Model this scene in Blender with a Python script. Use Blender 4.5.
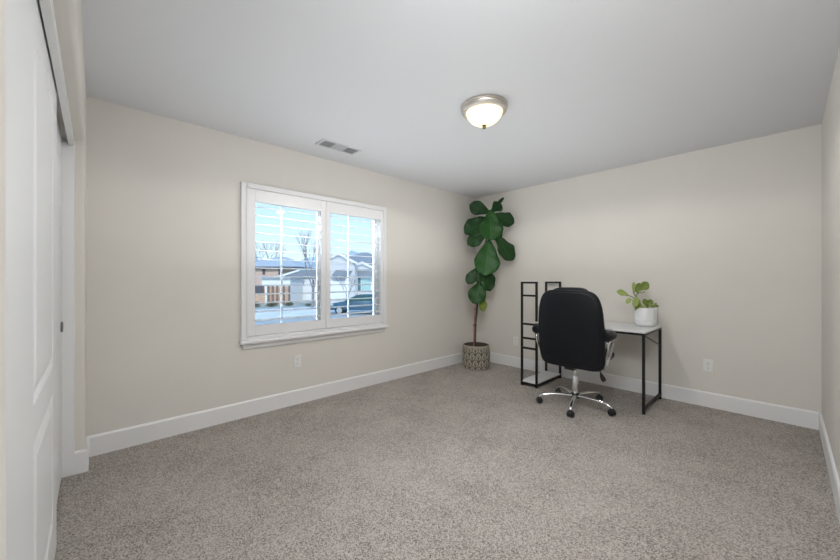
import bpy, bmesh, math, random
from mathutils import Vector, Matrix
from math import sin, cos, pi, radians

for o in list(bpy.data.objects): bpy.data.objects.remove(o, do_unlink=True)
S = bpy.context.scene
COL = S.collection
random.seed(7)

# ------------------------------------------------------------------ camera
YAW = radians(46.72)
cam_d = bpy.data.cameras.new('camera'); cam = bpy.data.objects.new('camera', cam_d); COL.objects.link(cam)
cam.location = (3.238, -4.208, 1.197)
cam.rotation_euler = (radians(90), 0, YAW)
cam_d.sensor_width = 36; cam_d.lens = 36 * 344.3 / 840
cam_d.clip_start = 0.01; cam_d.clip_end = 2000
S.camera = cam

# ------------------------------------------------------------------ view
S.view_settings.view_transform = 'Standard'; S.view_settings.look = 'None'
S.view_settings.gamma = 1; S.view_settings.use_curve_mapping = False
S.view_settings.exposure = 0.07

# ------------------------------------------------------------------ sky
w = bpy.data.worlds.new('sky'); S.world = w; w.use_nodes = True
wn = w.node_tree.nodes; wl = w.node_tree.links; wn.clear()
wo = wn.new('ShaderNodeOutputWorld'); bg = wn.new('ShaderNodeBackground')
tc = wn.new('ShaderNodeTexCoord'); sp = wn.new('ShaderNodeSeparateXYZ'); rp = wn.new('ShaderNodeValToRGB')
wl.new(tc.outputs['Generated'], sp.inputs[0]); wl.new(sp.outputs['Z'], rp.inputs[0])
wl.new(rp.outputs[0], bg.inputs[0]); wl.new(bg.outputs[0], wo.inputs[0])
e = rp.color_ramp.elements
e[0].position = 0.0; e[0].color = (0.80, 0.92, 1.0, 1)
e[1].position = 1.0; e[1].color = (0.20, 0.40, 0.80, 1)
q = rp.color_ramp.elements.new(0.12); q.color = (0.62, 0.82, 0.98, 1)
q = rp.color_ramp.elements.new(0.30); q.color = (0.40, 0.66, 0.95, 1)
bg.inputs[1].default_value = 1.3

# ------------------------------------------------------------------ sun (morning sun on the street side)
sd = bpy.data.lights.new('sun', 'SUN'); sd.energy = 2.6; sd.angle = radians(3); sd.color = (1.0, 0.96, 0.90)
sun = bpy.data.objects.new('sun', sd); COL.objects.link(sun)
sun.rotation_euler = Vector((-0.72, 0.30, -0.62)).to_track_quat('-Z', 'Y').to_euler()

# ------------------------------------------------------------------ area lights
def area(name, loc, direction, sx, sy, energy, color):
    d = bpy.data.lights.new(name, 'AREA'); d.shape = 'RECTANGLE'; d.size = sx; d.size_y = sy
    d.energy = energy; d.color = color
    o = bpy.data.objects.new(name, d); COL.objects.link(o); o.location = loc
    o.rotation_euler = Vector(direction).to_track_quat('-Z', 'Y').to_euler()
    return o
area('ceiling_fill', (1.42, -2.05, 1.24), (0, 0, 1), 2.2, 3.2, 15, (0.95, 0.975, 1.0))  # unseen fill panel added in mid-room to light the ceiling from below
area('corner_fill', (2.85, -3.55, 2.36), (-0.30, 0.70, -0.75), 0.7, 0.7, 44, (0.96, 0.98, 1.0))  # made-up fill lamp high in the camera corner, brightens walls and floor
area('daylight_fill', (-0.85, -2.5, 2.95), (0.85, 0.0, -0.60), 2.4, 1.2, 720, (0.88, 0.94, 1.0))  # added lamp outside, above the sightline, boosts daylight through the louvers

# ================================================================== materials
def nmat(name):
    m = bpy.data.materials.new(name); m.use_nodes = True
    n = m.node_tree.nodes; l = m.node_tree.links
    return m, n, l, n['Principled BSDF']
def mat(name, col, rough=0.5, metal=0.0, spec=0.5, bump=None, var=None, coat=0.0):
    """bump=(scale,strength,distance); var=(scale,amount)"""
    m, n, l, b = nmat(name)
    b.inputs['Base Color'].default_value = (*col, 1); b.inputs['Roughness'].default_value = rough
    b.inputs['Metallic'].default_value = metal; b.inputs['Specular IOR Level'].default_value = spec
    b.inputs['Coat Weight'].default_value = coat
    t = n.new('ShaderNodeTexCoord')
    if var:
        z = n.new('ShaderNodeTexNoise'); z.inputs['Scale'].default_value = var[0]; z.inputs['Detail'].default_value = 4
        l.new(t.outputs['Object'], z.inputs['Vector'])
        r = n.new('ShaderNodeValToRGB')
        r.color_ramp.elements[0].position = 0.3; r.color_ramp.elements[1].position = 0.7
        r.color_ramp.elements[0].color = (*[c * (1 - var[1]) for c in col], 1)
        r.color_ramp.elements[1].color = (*[min(1, c * (1 + var[1])) for c in col], 1)
        l.new(z.outputs['Fac'], r.inputs[0]); l.new(r.outputs[0], b.inputs['Base Color'])
    if bump:
        z = n.new('ShaderNodeTexNoise'); z.inputs['Scale'].default_value = bump[0]; z.inputs['Detail'].default_value = 3
        l.new(t.outputs['Object'], z.inputs['Vector'])
        u = n.new('ShaderNodeBump'); u.inputs['Strength'].default_value = bump[1]; u.inputs['Distance'].default_value = bump[2]
        l.new(z.outputs['Fac'], u.inputs['Height']); l.new(u.outputs[0], b.inputs['Normal'])
    return m

M = {}
M['wall'] = mat('beige_wall_paint', (0.715, 0.685, 0.636), 0.75, bump=(90, 0.12, 0.002), var=(3, 0.012))
M['ceiling'] = mat('ceiling_paint', (0.705, 0.715, 0.735), 0.85, bump=(80, 0.15, 0.002))
M['trim'] = mat('white_trim_paint', (0.80, 0.80, 0.80), 0.4)
M['door'] = mat('white_door_paint', (0.82, 0.83, 0.84), 0.4)
M['shutter'] = mat('white_shutter_paint', (0.80, 0.80, 0.81), 0.35)
M['vinyl'] = mat('white_vinyl', (0.92, 0.93, 0.94), 0.35)
M['plate'] = mat('white_plastic', (0.80, 0.80, 0.78), 0.35)
M['slot'] = mat('dark_slot', (0.03, 0.03, 0.03), 0.6)
M['track'] = mat('grey_metal_track', (0.35, 0.35, 0.35), 0.35, 0.8)
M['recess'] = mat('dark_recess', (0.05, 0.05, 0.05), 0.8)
M['vent'] = mat('vent_paint', (0.62, 0.63, 0.64), 0.5)
M['slate'] = mat('grey_duct_metal', (0.18, 0.18, 0.19), 0.7)
M['nickel'] = mat('brushed_nickel', (0.62, 0.58, 0.53), 0.32, 1.0)
M['brass'] = mat('aged_brass_finial', (0.22, 0.18, 0.07), 0.45, 1.0)
M['leather'] = mat('black_leather', (0.0040, 0.0052, 0.0075), 0.40, 0, 0.28, bump=(260, 0.25, 0.0015))
M['black_plastic'] = mat('black_plastic', (0.012, 0.012, 0.013), 0.4)
M['chrome'] = mat('chrome', (0.72, 0.72, 0.73), 0.20, 1.0)
M['black_metal'] = mat('black_powder_coat', (0.006, 0.006, 0.007), 0.45, 0, 0.35)
M['white_ceramic'] = mat('white_ceramic', (0.78, 0.79, 0.80), 0.35)
M['soil'] = mat('dark_soil', (0.035, 0.022, 0.013), 0.95, bump=(60, 0.9, 0.01), var=(40, 0.5))
M['trunk'] = mat('brown_trunk', (0.055, 0.038, 0.028), 0.8, bump=(40, 0.6, 0.004), var=(25, 0.35))
M['cane'] = mat('bamboo_stake', (0.35, 0.17, 0.12), 0.7, var=(20, 0.25))
M['tie'] = mat('dark_tie', (0.02, 0.02, 0.02), 0.7)
M['green_stem'] = mat('green_stem', (0.17, 0.22, 0.06), 0.6, var=(30, 0.2))

def leaf_mat(name, c0, c1, cv, rough):
    m, n, l, b = nmat(name)
    uv = n.new('ShaderNodeUVMap'); sx = n.new('ShaderNodeSeparateXYZ'); l.new(uv.outputs[0], sx.inputs[0])
    def math_(op, a, bb=None, c=None):
        k = n.new('ShaderNodeMath'); k.operation = op
        for i, v in enumerate((a, bb, c)):
            if v is None: continue
            if isinstance(v, (int, float)): k.inputs[i].default_value = v
            else: l.new(v, k.inputs[i])
        return k.outputs[0]
    ax = math_('ABSOLUTE', math_('SUBTRACT', sx.outputs[0], 0.5))
    rib = math_('LESS_THAN', ax, 0.022)
    ph = math_('FRACT', math_('MULTIPLY', math_('SUBTRACT', sx.outputs[1], math_('MULTIPLY', ax, 0.55)), 7.0))
    vein = math_('LESS_THAN', ph, 0.07)
    v = math_('MAXIMUM', rib, math_('MULTIPLY', vein, 0.55))
    z = n.new('ShaderNodeTexNoise'); z.inputs['Scale'].default_value = 9
    t = n.new('ShaderNodeTexCoord'); l.new(t.outputs['Object'], z.inputs['Vector'])
    mx = n.new('ShaderNodeMix'); mx.data_type = 'RGBA'; mx.inputs[6].default_value = (*c0, 1); mx.inputs[7].default_value = (*c1, 1)
    l.new(z.outputs['Fac'], mx.inputs[0])
    m2 = n.new('ShaderNodeMix'); m2.data_type = 'RGBA'; m2.inputs[7].default_value = (*cv, 1)
    l.new(mx.outputs[2], m2.inputs[6]); l.new(math_('MULTIPLY', v, 0.6), m2.inputs[0]); l.new(m2.outputs[2], b.inputs['Base Color'])
    b.inputs['Roughness'].default_value = rough; b.inputs['Specular IOR Level'].default_value = 0.28
    u = n.new('ShaderNodeBump'); u.inputs['Strength'].default_value = 0.5; u.inputs['Distance'].default_value = 0.004; u.invert = True
    l.new(v, u.inputs['Height']); l.new(u.outputs[0], b.inputs['Normal'])
    return m
M['fig'] = leaf_mat('fig_leaf', (0.006, 0.030, 0.007), (0.012, 0.058, 0.010), (0.03, 0.10, 0.02), 0.45)
M['fig_light'] = leaf_mat('fig_leaf_light', (0.010, 0.055, 0.009), (0.019, 0.085, 0.014), (0.05, 0.16, 0.03), 0.42)
M['fig_yellow'] = leaf_mat('fig_leaf_yellowing', (0.16, 0.24, 0.04), (0.24, 0.30, 0.05), (0.3, 0.36, 0.1), 0.5)
M['jade'] = leaf_mat('jade_leaf', (0.27, 0.36, 0.08), (0.42, 0.50, 0.18), (0.45, 0.52, 0.2), 0.4)
M['jade_dark'] = leaf_mat('jade_leaf_dark', (0.13, 0.20, 0.04), (0.27, 0.35, 0.09), (0.3, 0.36, 0.1), 0.4)

# carpet
m, n, l, b = nmat('taupe_carpet')
t = n.new('ShaderNodeTexCoord')
vo = n.new('ShaderNodeTexVoronoi'); vo.inputs['Scale'].default_value = 230; l.new(t.outputs['Object'], vo.inputs['Vector'])
hs = n.new('ShaderNodeSeparateColor'); l.new(vo.outputs['Color'], hs.inputs[0])
no = n.new('ShaderNodeTexNoise'); no.inputs['Scale'].default_value = 120; no.inputs['Detail'].default_value = 6; no.inputs['Roughness'].default_value = 0.8; l.new(t.outputs['Object'], no.inputs['Vector'])
big = n.new('ShaderNodeTexNoise'); big.inputs['Scale'].default_value = 2.2; big.inputs['Detail'].default_value = 7; big.inputs['Roughness'].default_value = 0.72; l.new(t.outputs['Object'], big.inputs['Vector'])
ad = n.new('ShaderNodeMath'); ad.operation = 'MULTIPLY_ADD'; ad.inputs[1].default_value = 0.45
l.new(hs.outputs[0], ad.inputs[0]); l.new(no.outputs['Fac'], ad.inputs[2])
a2 = n.new('ShaderNodeMath'); a2.operation = 'MULTIPLY_ADD'; a2.inputs[1].default_value = 0.36
l.new(big.outputs['Fac'], a2.inputs[0]); l.new(ad.outputs[0], a2.inputs[2])
cr = n.new('ShaderNodeValToRGB'); l.new(a2.outputs[0], cr.inputs[0])
ce = cr.color_ramp.elements
ce[0].position = 0.57; ce[0].color = (0.075, 0.062, 0.052, 1); ce[1].position = 1.20; ce[1].color = (0.54, 0.495, 0.455, 1)
ce[1].position = 1.0
k_ = ce.new(0.775); k_.color = (0.270, 0.238, 0.210, 1)
l.new(cr.outputs[0], b.inputs['Base Color']); b.inputs['Roughness'].default_value = 0.95; b.inputs['Specular IOR Level'].default_value = 0.1
bu = n.new('ShaderNodeBump'); bu.inputs['Strength'].default_value = 0.8; bu.inputs['Distance'].default_value = 0.006
l.new(ad.outputs[0], bu.inputs['Height']); l.new(bu.outputs[0], b.inputs['Normal'])
M['carpet'] = m

# grey wood-look laminate
m, n, l, b = nmat('pale_grey_laminate')
t = n.new('ShaderNodeTexCoord'); mp = n.new('ShaderNodeMapping'); mp.inputs['Scale'].default_value = (3, 40, 3)
z = n.new('ShaderNodeTexNoise'); z.inputs['Scale'].default_value = 4; z.inputs['Detail'].default_value = 6
l.new(t.outputs['Object'], mp.inputs[0]); l.new(mp.outputs[0], z.inputs['Vector'])
r = n.new('ShaderNodeValToRGB'); r.color_ramp.elements[0].color = (0.62, 0.62, 0.62, 1); r.color_ramp.elements[1].color = (0.80, 0.80, 0.80, 1)
r.color_ramp.elements[0].position = 0.3; r.color_ramp.elements[1].position = 0.7
l.new(z.outputs['Fac'], r.inputs[0]); l.new(r.outputs[0], b.inputs['Base Color']); b.inputs['Roughness'].default_value = 0.4
M['laminate'] = m

# lamp bowl: alabaster glass that gives off the lamp's light
m, n, l, b = nmat('lit_alabaster_glass')
b.inputs['Base Color'].default_value = (0.45, 0.42, 0.34, 1); b.inputs['Roughness'].default_value = 0.3
b.inputs['Emission Color'].default_value = (1.0, 0.88, 0.60, 1); b.inputs['Emission Strength'].default_value = 1.1
M['bowl'] = m

# window glass
m = bpy.data.materials.new('window_glass'); m.use_nodes = True; n = m.node_tree.nodes; l = m.node_tree.links; n.clear()
o_ = n.new('ShaderNodeOutputMaterial'); tr = n.new('ShaderNodeBsdfTransparent'); gl = n.new('ShaderNodeBsdfGlossy'); mx = n.new('ShaderNodeMixShader')
gl.inputs['Roughness'].default_value = 0.02; tr.inputs[0].default_value = (0.94, 0.97, 0.97, 1)
fr = n.new('ShaderNodeFresnel'); fr.inputs[0].default_value = 1.35
l.new(fr.outputs[0], mx.inputs[0]); l.new(tr.outputs[0], mx.inputs[1]); l.new(gl.outputs[0], mx.inputs[2]); l.new(mx.outputs[0], o_.inputs[0])
M['glass'] = m

# exterior
M['lawn'] = mat('dry_frosted_lawn', (0.40, 0.43, 0.40), 0.95, var=(1.2, 0.25))
M['gravel'] = mat('pale_gravel', (0.50, 0.50, 0.50), 0.95, var=(2.5, 0.3))
M['asphalt'] = mat('grey_asphalt', (0.40, 0.44, 0.47), 0.9, var=(0.8, 0.08))
M['concrete'] = mat('pale_concrete', (0.68, 0.70, 0.74), 0.85, var=(1.0, 0.10))
M['roof'] = mat('grey_shingles', (0.25, 0.28, 0.33), 0.9, var=(5, 0.18))
M['roof_pale'] = mat('pale_grey_shingles', (0.42, 0.47, 0.54), 0.9, var=(5, 0.15))
M['stucco_pale'] = mat('pale_stucco', (0.66, 0.66, 0.70), 0.9)
M['stucco_tan'] = mat('tan_stucco', (0.62, 0.45, 0.38), 0.9, var=(2, 0.1))
M['fascia'] = mat('white_fascia', (0.85, 0.87, 0.90), 0.6)
M['house_glass'] = mat('house_window_glass', (0.10, 0.20, 0.24), 0.1)
M['house_glass_pale'] = mat('pale_curtained_glass', (0.42, 0.62, 0.63), 0.2)
M['shutter_dark'] = mat('dark_brown_shutter', (0.10, 0.09, 0.11), 0.7)
M['fence'] = mat('tan_fence_boards', (0.60, 0.40, 0.30), 0.85, var=(3, 0.15))
M['fence_post'] = mat('dark_fence_post', (0.22, 0.16, 0.14), 0.85)
M['car'] = mat('dark_blue_car_paint', (0.045, 0.115, 0.185), 0.25, 0.2, coat=0.6)
M['car_glass'] = mat('car_glass', (0.03, 0.09, 0.09), 0.08)
M['tyre'] = mat('tyre_rubber', (0.02, 0.02, 0.022), 0.8)
M['alloy'] = mat('alloy_wheel', (0.60, 0.63, 0.66), 0.35, 0.7)
M['bark'] = mat('grey_bark', (0.26, 0.25, 0.27), 0.9)
M['bush'] = mat('olive_shrub', (0.16, 0.18, 0.12), 0.9, var=(4, 0.4))
M['hill'] = mat('snow_dusted_hills', (0.42, 0.52, 0.62), 0.95, var=(0.04, 0.25))
M['ext_wall'] = mat('exterior_stucco', (0.5, 0.48, 0.44), 0.9)

# ================================================================== mesh helpers
def obj(name, bm, m, parent=None, smooth=True, bevel=0, bseg=2, angle=35, sub=0):
    me = bpy.data.meshes.new(name); bmesh.ops.recalc_face_normals(bm, faces=bm.faces[:]); bm.to_mesh(me); bm.free()
    o = bpy.data.objects.new(name, me); COL.objects.link(o)
    for mm in (m if isinstance(m, (list, tuple)) else [m]): me.materials.append(mm)
    if smooth:
        for p in me.polygons: p.use_smooth = True
        try: me.set_sharp_from_angle(angle=radians(angle))
        except Exception: pass
    if bevel:
        b = o.modifiers.new('bevel', 'BEVEL'); b.width = bevel; b.segments = bseg; b.limit_method = 'ANGLE'; b.angle_limit = radians(50)
        b.harden_normals = False
    if sub:
        s = o.modifiers.new('sub', 'SUBSURF'); s.levels = sub; s.render_levels = sub
    if parent: o.parent = parent
    return o
def box(bm, x0, x1, y0, y1, z0, z1, mi=0):
    v = [bm.verts.new(p) for p in ((x0,y0,z0),(x1,y0,z0),(x1,y1,z0),(x0,y1,z0),(x0,y0,z1),(x1,y0,z1),(x1,y1,z1),(x0,y1,z1))]
    for f in ((0,3,2,1),(4,5,6,7),(0,1,5,4),(1,2,6,5),(2,3,7,6),(3,0,4,7)):
        fc = bm.faces.new([v[i] for i in f]); fc.material_index = mi
    return v
def bx(*a): bm = bmesh.new(); box(bm, *a); return bm
def prism(bm, pts, axis, a, b):
    """extrude a 2D polygon along axis ('x','y','z') from a to b"""
    def P(p, h):
        return {'x': (h, p[0], p[1]), 'y': (p[0], h, p[1]), 'z': (p[0], p[1], h)}[axis]
    A = [bm.verts.new(P(p, a)) for p in pts]; B = [bm.verts.new(P(p, b)) for p in pts]
    bm.faces.new(A); bm.faces.new(B[::-1]); n = len(pts)
    for i in range(n): bm.faces.new((A[i], B[i], B[(i+1)%n], A[(i+1)%n]))
def tube(bm, pts, r, seg=10, flat=1.0, up=None, closed=False):
    """sweep an ellipse (r, r*flat) along pts; r may be a list"""
    pts = [Vector(p) for p in pts]; n = len(pts); rings = []
    prev = None
    for i, p in enumerate(pts):
        if closed: d = pts[(i+1)%n] - pts[(i-1)%n]
        else: d = pts[min(i+1, n-1)] - pts[max(i-1, 0)]
        d.normalize()
        if up is not None: a = Vector(up)
        elif prev is not None: a = prev
        else: a = Vector((0,0,1)) if abs(d.z) < 0.9 else Vector((1,0,0))
        sdir = d.cross(a)
        if sdir.length < 1e-5: sdir = d.cross(Vector((1,0.1,0)))
        sdir.normalize(); u = sdir.cross(d).normalized(); prev = u
        rr = r[i] if isinstance(r, (list, tuple)) else r
        rings.append([bm.verts.new(p + sdir * rr * cos(2*pi*k/seg) + u * rr * flat * sin(2*pi*k/seg)) for k in range(seg)])
    m_ = n if closed else n-1
    for i in range(m_):
        A, B = rings[i], rings[(i+1)%n]
        for k in range(seg): bm.faces.new((A[k], A[(k+1)%seg], B[(k+1)%seg], B[k]))
    if not closed:
        bm.faces.new(rings[0][::-1]); bm.faces.new(rings[-1])
def lathe(bm, prof, seg=32, c=(0,0,0), axis='z'):
    rings = []
    for r, h in prof:
        ring = []
        for k in range(seg):
            a = 2*pi*k/seg; rr = max(r, 1e-4)
            p = (rr*cos(a), rr*sin(a), h)
            if axis == 'x': p = (p[2], p[0], p[1])
            if axis == 'y': p = (p[0], p[2], p[1])
            ring.append(bm.verts.new((p[0]+c[0], p[1]+c[1], p[2]+c[2])))
        rings.append(ring)
    for A, B in zip(rings, rings[1:]):
        for k in range(seg): bm.faces.new((A[k], A[(k+1)%seg], B[(k+1)%seg], B[k]))
    bm.faces.new(rings[0][::-1]); bm.faces.new(rings[-1])
def smoothpath(pts, n=6):
    pts = [Vector(p) for p in pts]; out = []
    for i in range(len(pts)-1):
        p0 = pts[max(i-1,0)]; p1 = pts[i]; p2 = pts[i+1]; p3 = pts[min(i+2, len(pts)-1)]
        for k in range(n):
            t = k/n
            out.append(0.5*((2*p1) + (p2-p0)*t + (2*p0-5*p1+4*p2-p3)*t*t + (3*p1-p0-3*p2+p3)*t**3))
    out.append(pts[-1]); return out

def thing(name, label, cat, loc=(0,0,0), rotz=0, group=None):
    o = bpy.data.objects.new(name, None); COL.objects.link(o); o.empty_display_size = 0.1
    o.location = loc; o.rotation_euler = (0,0,rotz); o['label'] = label; o['category'] = cat
    if group: o['group'] = group
    return o
def tag(o, label, cat, group=None, kind=None):
    o['label'] = label; o['category'] = cat
    if group: o['group'] = group
    if kind: o['kind'] = kind
    return o
def struct(name, bm, m, label=None, parent=None, **k):
    o = obj(name, bm, m, parent, **k)
    if not parent:
        o['kind'] = 'structure'
        if label: o['label'] = label; o['category'] = name.split('_')[0]
    return o

# ================================================================== the room
XR, YF, H = 3.434, -4.255, 2.44      # right wall, closet wall, ceiling height
WX0, WX1 = -0.16, 0.0                # window wall thickness
wy0, wy1, wz0, wz1 = -3.235, -1.765, 0.735, 1.955   # hole in the window wall

struct('floor', bx(-0.16, XR+0.14, YF-0.85, 0.14, -0.10, 0.0), M['carpet'], 'speckled taupe carpet floor across the whole room', smooth=False)
struct('ceiling', bx(-0.16, XR+0.14, YF-0.85, 0.14, H, H+0.12), M['ceiling'], 'plain pale grey painted ceiling above the room', smooth=False)
bm = bmesh.new()
box(bm, WX0, WX1, YF-0.85, wy0, 0, H); box(bm, WX0, WX1, wy1, 0.14, 0, H)
box(bm, WX0, WX1, wy0, wy1, 0, wz0); box(bm, WX0, WX1, wy0, wy1, wz1, H)
struct('wall_left', bm, M['wall'], 'beige wall holding the shuttered window', smooth=False)
struct('wall_back', bx(0, XR, 0, 0.14, 0, H), M['wall'], 'beige back wall behind the desk and chair', smooth=False)
struct('wall_right', bx(XR, XR+0.14, YF-0.85, 0.14, 0, H), M['wall'], 'plain beige wall at the right edge', smooth=False)

# closet wall: rounded drywall corners round an eight foot opening
def bullnose(bm, x0, x1, ya, yb, z0, z1, side, r=0.02, n=6):
    """wall piece, room face at y=yb; the corner on `side` at the room face is rounded"""
    if side > 0: pts = [(x0,ya),(x1,ya),(x1,yb-r)] + [(x1-r+r*cos(a), yb-r+r*sin(a)) for a in [pi/2*i/n for i in range(1,n)]] + [(x1-r,yb),(x0,yb)]
    else: pts = [(x1,ya),(x1,yb),(x0+r,yb)] + [(x0+r-r*sin(a), yb-r+r*cos(a)) for a in [pi/2*i/n for i in range(1,n)]] + [(x0,yb-r),(x0,ya)]
    prism(bm, pts, 'z', z0, z1)
CX0, CX1, CZ = 0.23, 2.835, 2.06
bm = bmesh.new()
bullnose(bm, 0, CX0, YF-0.115, YF, 0, H, 1)
bullnose(bm, CX1, XR, YF-0.115, YF, 0, H, -1)
r = 0.02
pts = [(YF-0.115,H),(YF-0.115,CZ),(YF-r,CZ)] + [(YF-r+r*sin(a), CZ+r-r*cos(a)) for a in [pi/2*i/6 for i in range(1,6)]] + [(YF,CZ+r),(YF,H)]
prism(bm, pts, 'x', CX0, CX1)
struct('wall_front', bm, M['wall'], 'beige wall with the closet opening, rounded corners', angle=40)
bm = bmesh.new(); box(bm, 0, XR, YF-0.85, YF-0.75, 0, H)
struct('wall_closet', bm, M['trim'], 'plain inner wall of the closet', smooth=False)

# baseboards with a small eased top
def baseprof(t=0.014, h=0.14): return [(0,0),(t,0),(t,h-0.012),(t*0.55,h-0.002),(t*0.3,h),(0,h)]
bm = bmesh.new(); prism(bm, baseprof(), 'y', YF, 0); struct('baseboard_left', bm, M['trim'], 'white baseboard under the window', angle=25)
bm = bmesh.new(); prism(bm, [(-a,b_) for a,b_ in baseprof()], 'x', 0.014, XR-0.014); struct('baseboard_back', bm, M['trim'], 'white baseboard along the back wall', angle=25)
bm = bmesh.new(); prism(bm, [(XR-a,b_) for a,b_ in baseprof()], 'y', YF, 0); struct('baseboard_right', bm, M['trim'], 'white baseboard along the right wall', angle=25)
bm = bmesh.new()
prism(bm, [(YF+a,b_) for a,b_ in baseprof()], 'x', 0.014, CX0+0.014)
prism(bm, [(CX0+a,b_) for a,b_ in baseprof()], 'y', YF-0.05, YF)
struct('baseboard_front', bm, M['trim'], 'short white baseboard wrapping the closet corner', angle=25)

# closet jamb liner, head board and sliding track
struct('trim_1', bx(CX0-0.002, CX0+0.012, YF-0.30, YF-0.048, 0, 2.10), M['trim'], 'white side jamb board of the closet', bevel=0.002)
struct('trim_2', bx(CX0, CX1, YF-0.075, YF-0.05, 2.02, 2.062), M['trim'], 'white head board hiding the closet track', bevel=0.002)
bm = bmesh.new(); box(bm, CX0+0.012, CX1, YF-0.15, YF-0.077, 2.10, 2.112)
box(bm, CX0+0.012, CX1, YF-0.101, YF-0.097, 2.062, 2.10)
box(bm, CX0+0.012, CX1, YF-0.081, YF-0.078, 2.05, 2.10)
struct('trim_3', bm, M['track'], 'dull metal sliding track above the closet doors')
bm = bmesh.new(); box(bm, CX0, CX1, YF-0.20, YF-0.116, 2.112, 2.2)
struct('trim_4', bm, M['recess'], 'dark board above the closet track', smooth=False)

def sliding_door(name, label, x0, x1, yf, th, z0, z1):
    """moulded two-panel door: panels with a sloped moulding and a slightly raised field"""
    bm = bmesh.new(); st = 0.185
    rails = [(0.20, 0.735), (0.845, z1-0.14)]
    xa, xb = x0+st, x0+st+0.60
    def ring(xa, xb, za, zb, y): return [bm.verts.new(p) for p in ((xa,y,za),(xb,y,za),(xb,y,zb),(xa,y,zb))]
    # face built of strips round the two panels
    def quad(a, b_, c, d): bm.faces.new([bm.verts.new((p[0], yf, p[1])) for p in (a,b_,c,d)])
    quad((x0,z0),(xa,z0),(xa,z1),(x0,z1)); quad((xb,z0),(x1,z0),(x1,z1),(xb,z1))
    quad((xa,z0),(xb,z0),(xb,rails[0][0]),(xa,rails[0][0]))
    quad((xa,rails[0][1]),(xb,rails[0][1]),(xb,rails[1][0]),(xa,rails[1][0]))
    quad((xa,rails[1][1]),(xb,rails[1][1]),(xb,z1),(xa,z1))
    for za, zb in rails:
        R = [ring(xa+i, xb-i, za+i, zb-i, yf-d) for i, d in ((0,0),(0.016,0.007),(0.024,0.007),(0.056,-0.001))]
        for A, B in zip(R, R[1:]):
            for k in range(4): bm.faces.new((A[k], A[(k+1)%4], B[(k+1)%4], B[k]))
        bm.faces.new(R[-1])
    quad2 = [((x0,yf-th,z0),(x1,yf-th,z0),(x1,yf-th,z1),(x0,yf-th,z1)), ((x0,yf,z0),(x0,yf-th,z0),(x0,yf-th,z1),(x0,yf,z1)),
             ((x1,yf,z0),(x1,yf-th,z0),(x1,yf-th,z1),(x1,yf,z1)), ((x0,yf,z1),(x1,yf,z1),(x1,yf-th,z1),(x0,yf-th,z1)), ((x0,yf,z0),(x1,yf,z0),(x1,yf-th,z0),(x0,yf-th,z0))]
    for qd in quad2: bm.faces.new([bm.verts.new(p) for p in qd])
    bmesh.ops.remove_doubles(bm, verts=bm.verts[:], dist=1e-5)
    return struct(name, bm, M['door'], label, smooth=False)
d1 = sliding_door('door_1', 'near white sliding closet door with moulded panels', 1.01, 2.75, YF-0.080, 0.020, 0.012, 2.06)
d2 = sliding_door('door_2', 'far white sliding closet door beside the jamb', 0.246, 1.166, YF-0.103, 0.020, 0.012, 2.06)
bm = bmesh.new(); lathe(bm, [(0.030,0),(0.031,0.007),(0.027,0.009),(0.024,0.007),(0.022,0.001),(0.0,0.001)], 24, (0.31, YF-0.1032, 0.92), 'y')
hp = obj('finger_pull', bm, M['slate'], d2); hp['label'] = 'small round recessed metal pull'

# ------------------------------------------------------------------ window
wroot = bpy.data.objects.new('window_1', None); COL.objects.link(wroot); wroot['kind'] = 'structure'
wroot.location = (0, -2.5, wz0); wroot['label'] = 'two-pane window with white casing on the left wall'; wroot['category'] = 'window'
off = Matrix.Translation((0, 2.5, -wz0))
def wpart(name, bm, m, **k):
    bmesh.ops.transform(bm, matrix=off, verts=bm.verts[:]); return obj(name, bm, m, wroot, **k)
bm = bmesh.new(); a, b_ = -0.13, -0.085
for c in ((wy0,wy1,wz0,wz0+0.045),(wy0,wy1,wz1-0.045,wz1),(wy0,wy0+0.045,wz0,wz1),(wy1-0.045,wy1,wz0,wz1),(-2.53,-2.47,wz0,wz1)): box(bm, a, b_, *c)
wpart('window_frame', bm, M['vinyl'], bevel=0.003)
for ym_ in (-2.893, -2.148): wpart('muntin', bx(-0.128, -0.114, ym_-0.007, ym_+0.007, wz0+0.04, wz1-0.04), M['vinyl'], bevel=0.002)
for ya, yb in ((wy0+0.03, -2.52), (-2.48, wy1-0.03)):
    wpart('pane', bx(-0.110, -0.106, ya, yb, wz0+0.03, wz1-0.03), M['glass'], smooth=False)
bm = bmesh.new()      # painted reveal lining
t_ = 0.012
for c in ((wy0,wy0+t_,wz0,wz1),(wy1-t_,wy1,wz0,wz1),(wy0,wy1,wz0,wz0+t_),(wy0,wy1,wz1-t_,wz1)): box(bm, -0.085, 0.0, *c)
wpart('reveal', bm, M['trim'], smooth=False)
# casing round the shutters, flat with a raised inner bead
bm = bmesh.new()
Y0, Y1, Z0, Z1 = -3.297, -1.728, 0.672, 2.045
for c in ((Y0,Y0+0.048,Z0,Z1),(Y1-0.048,Y1,Z0,Z1),(Y0+0.048,Y1-0.048,Z1-0.045,Z1),(Y0+0.048,Y1-0.048,Z0,Z0+0.030)): box(bm, 0.0, 0.034, *c)
for c in ((Y0+0.036,Y0+0.048,Z0+0.02,Z1-0.033),(Y1-0.048,Y1-0.036,Z0+0.02,Z1-0.033),(Y0+0.036,Y1-0.036,Z1-0.045,Z1-0.033)): box(bm, 0.034, 0.041, *c)
wpart('casing', bm, M['shutter'], bevel=0.003)
bm = bmesh.new(); prism(bm, [(0,0.640),(0.055,0.640),(0.062,0.650),(0.062,0.662),(0.055,0.672),(0,0.672)], 'y', Y0-0.012, Y1+0.012)
wpart('sill', bm, M['shutter'], bevel=0.002)
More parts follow.
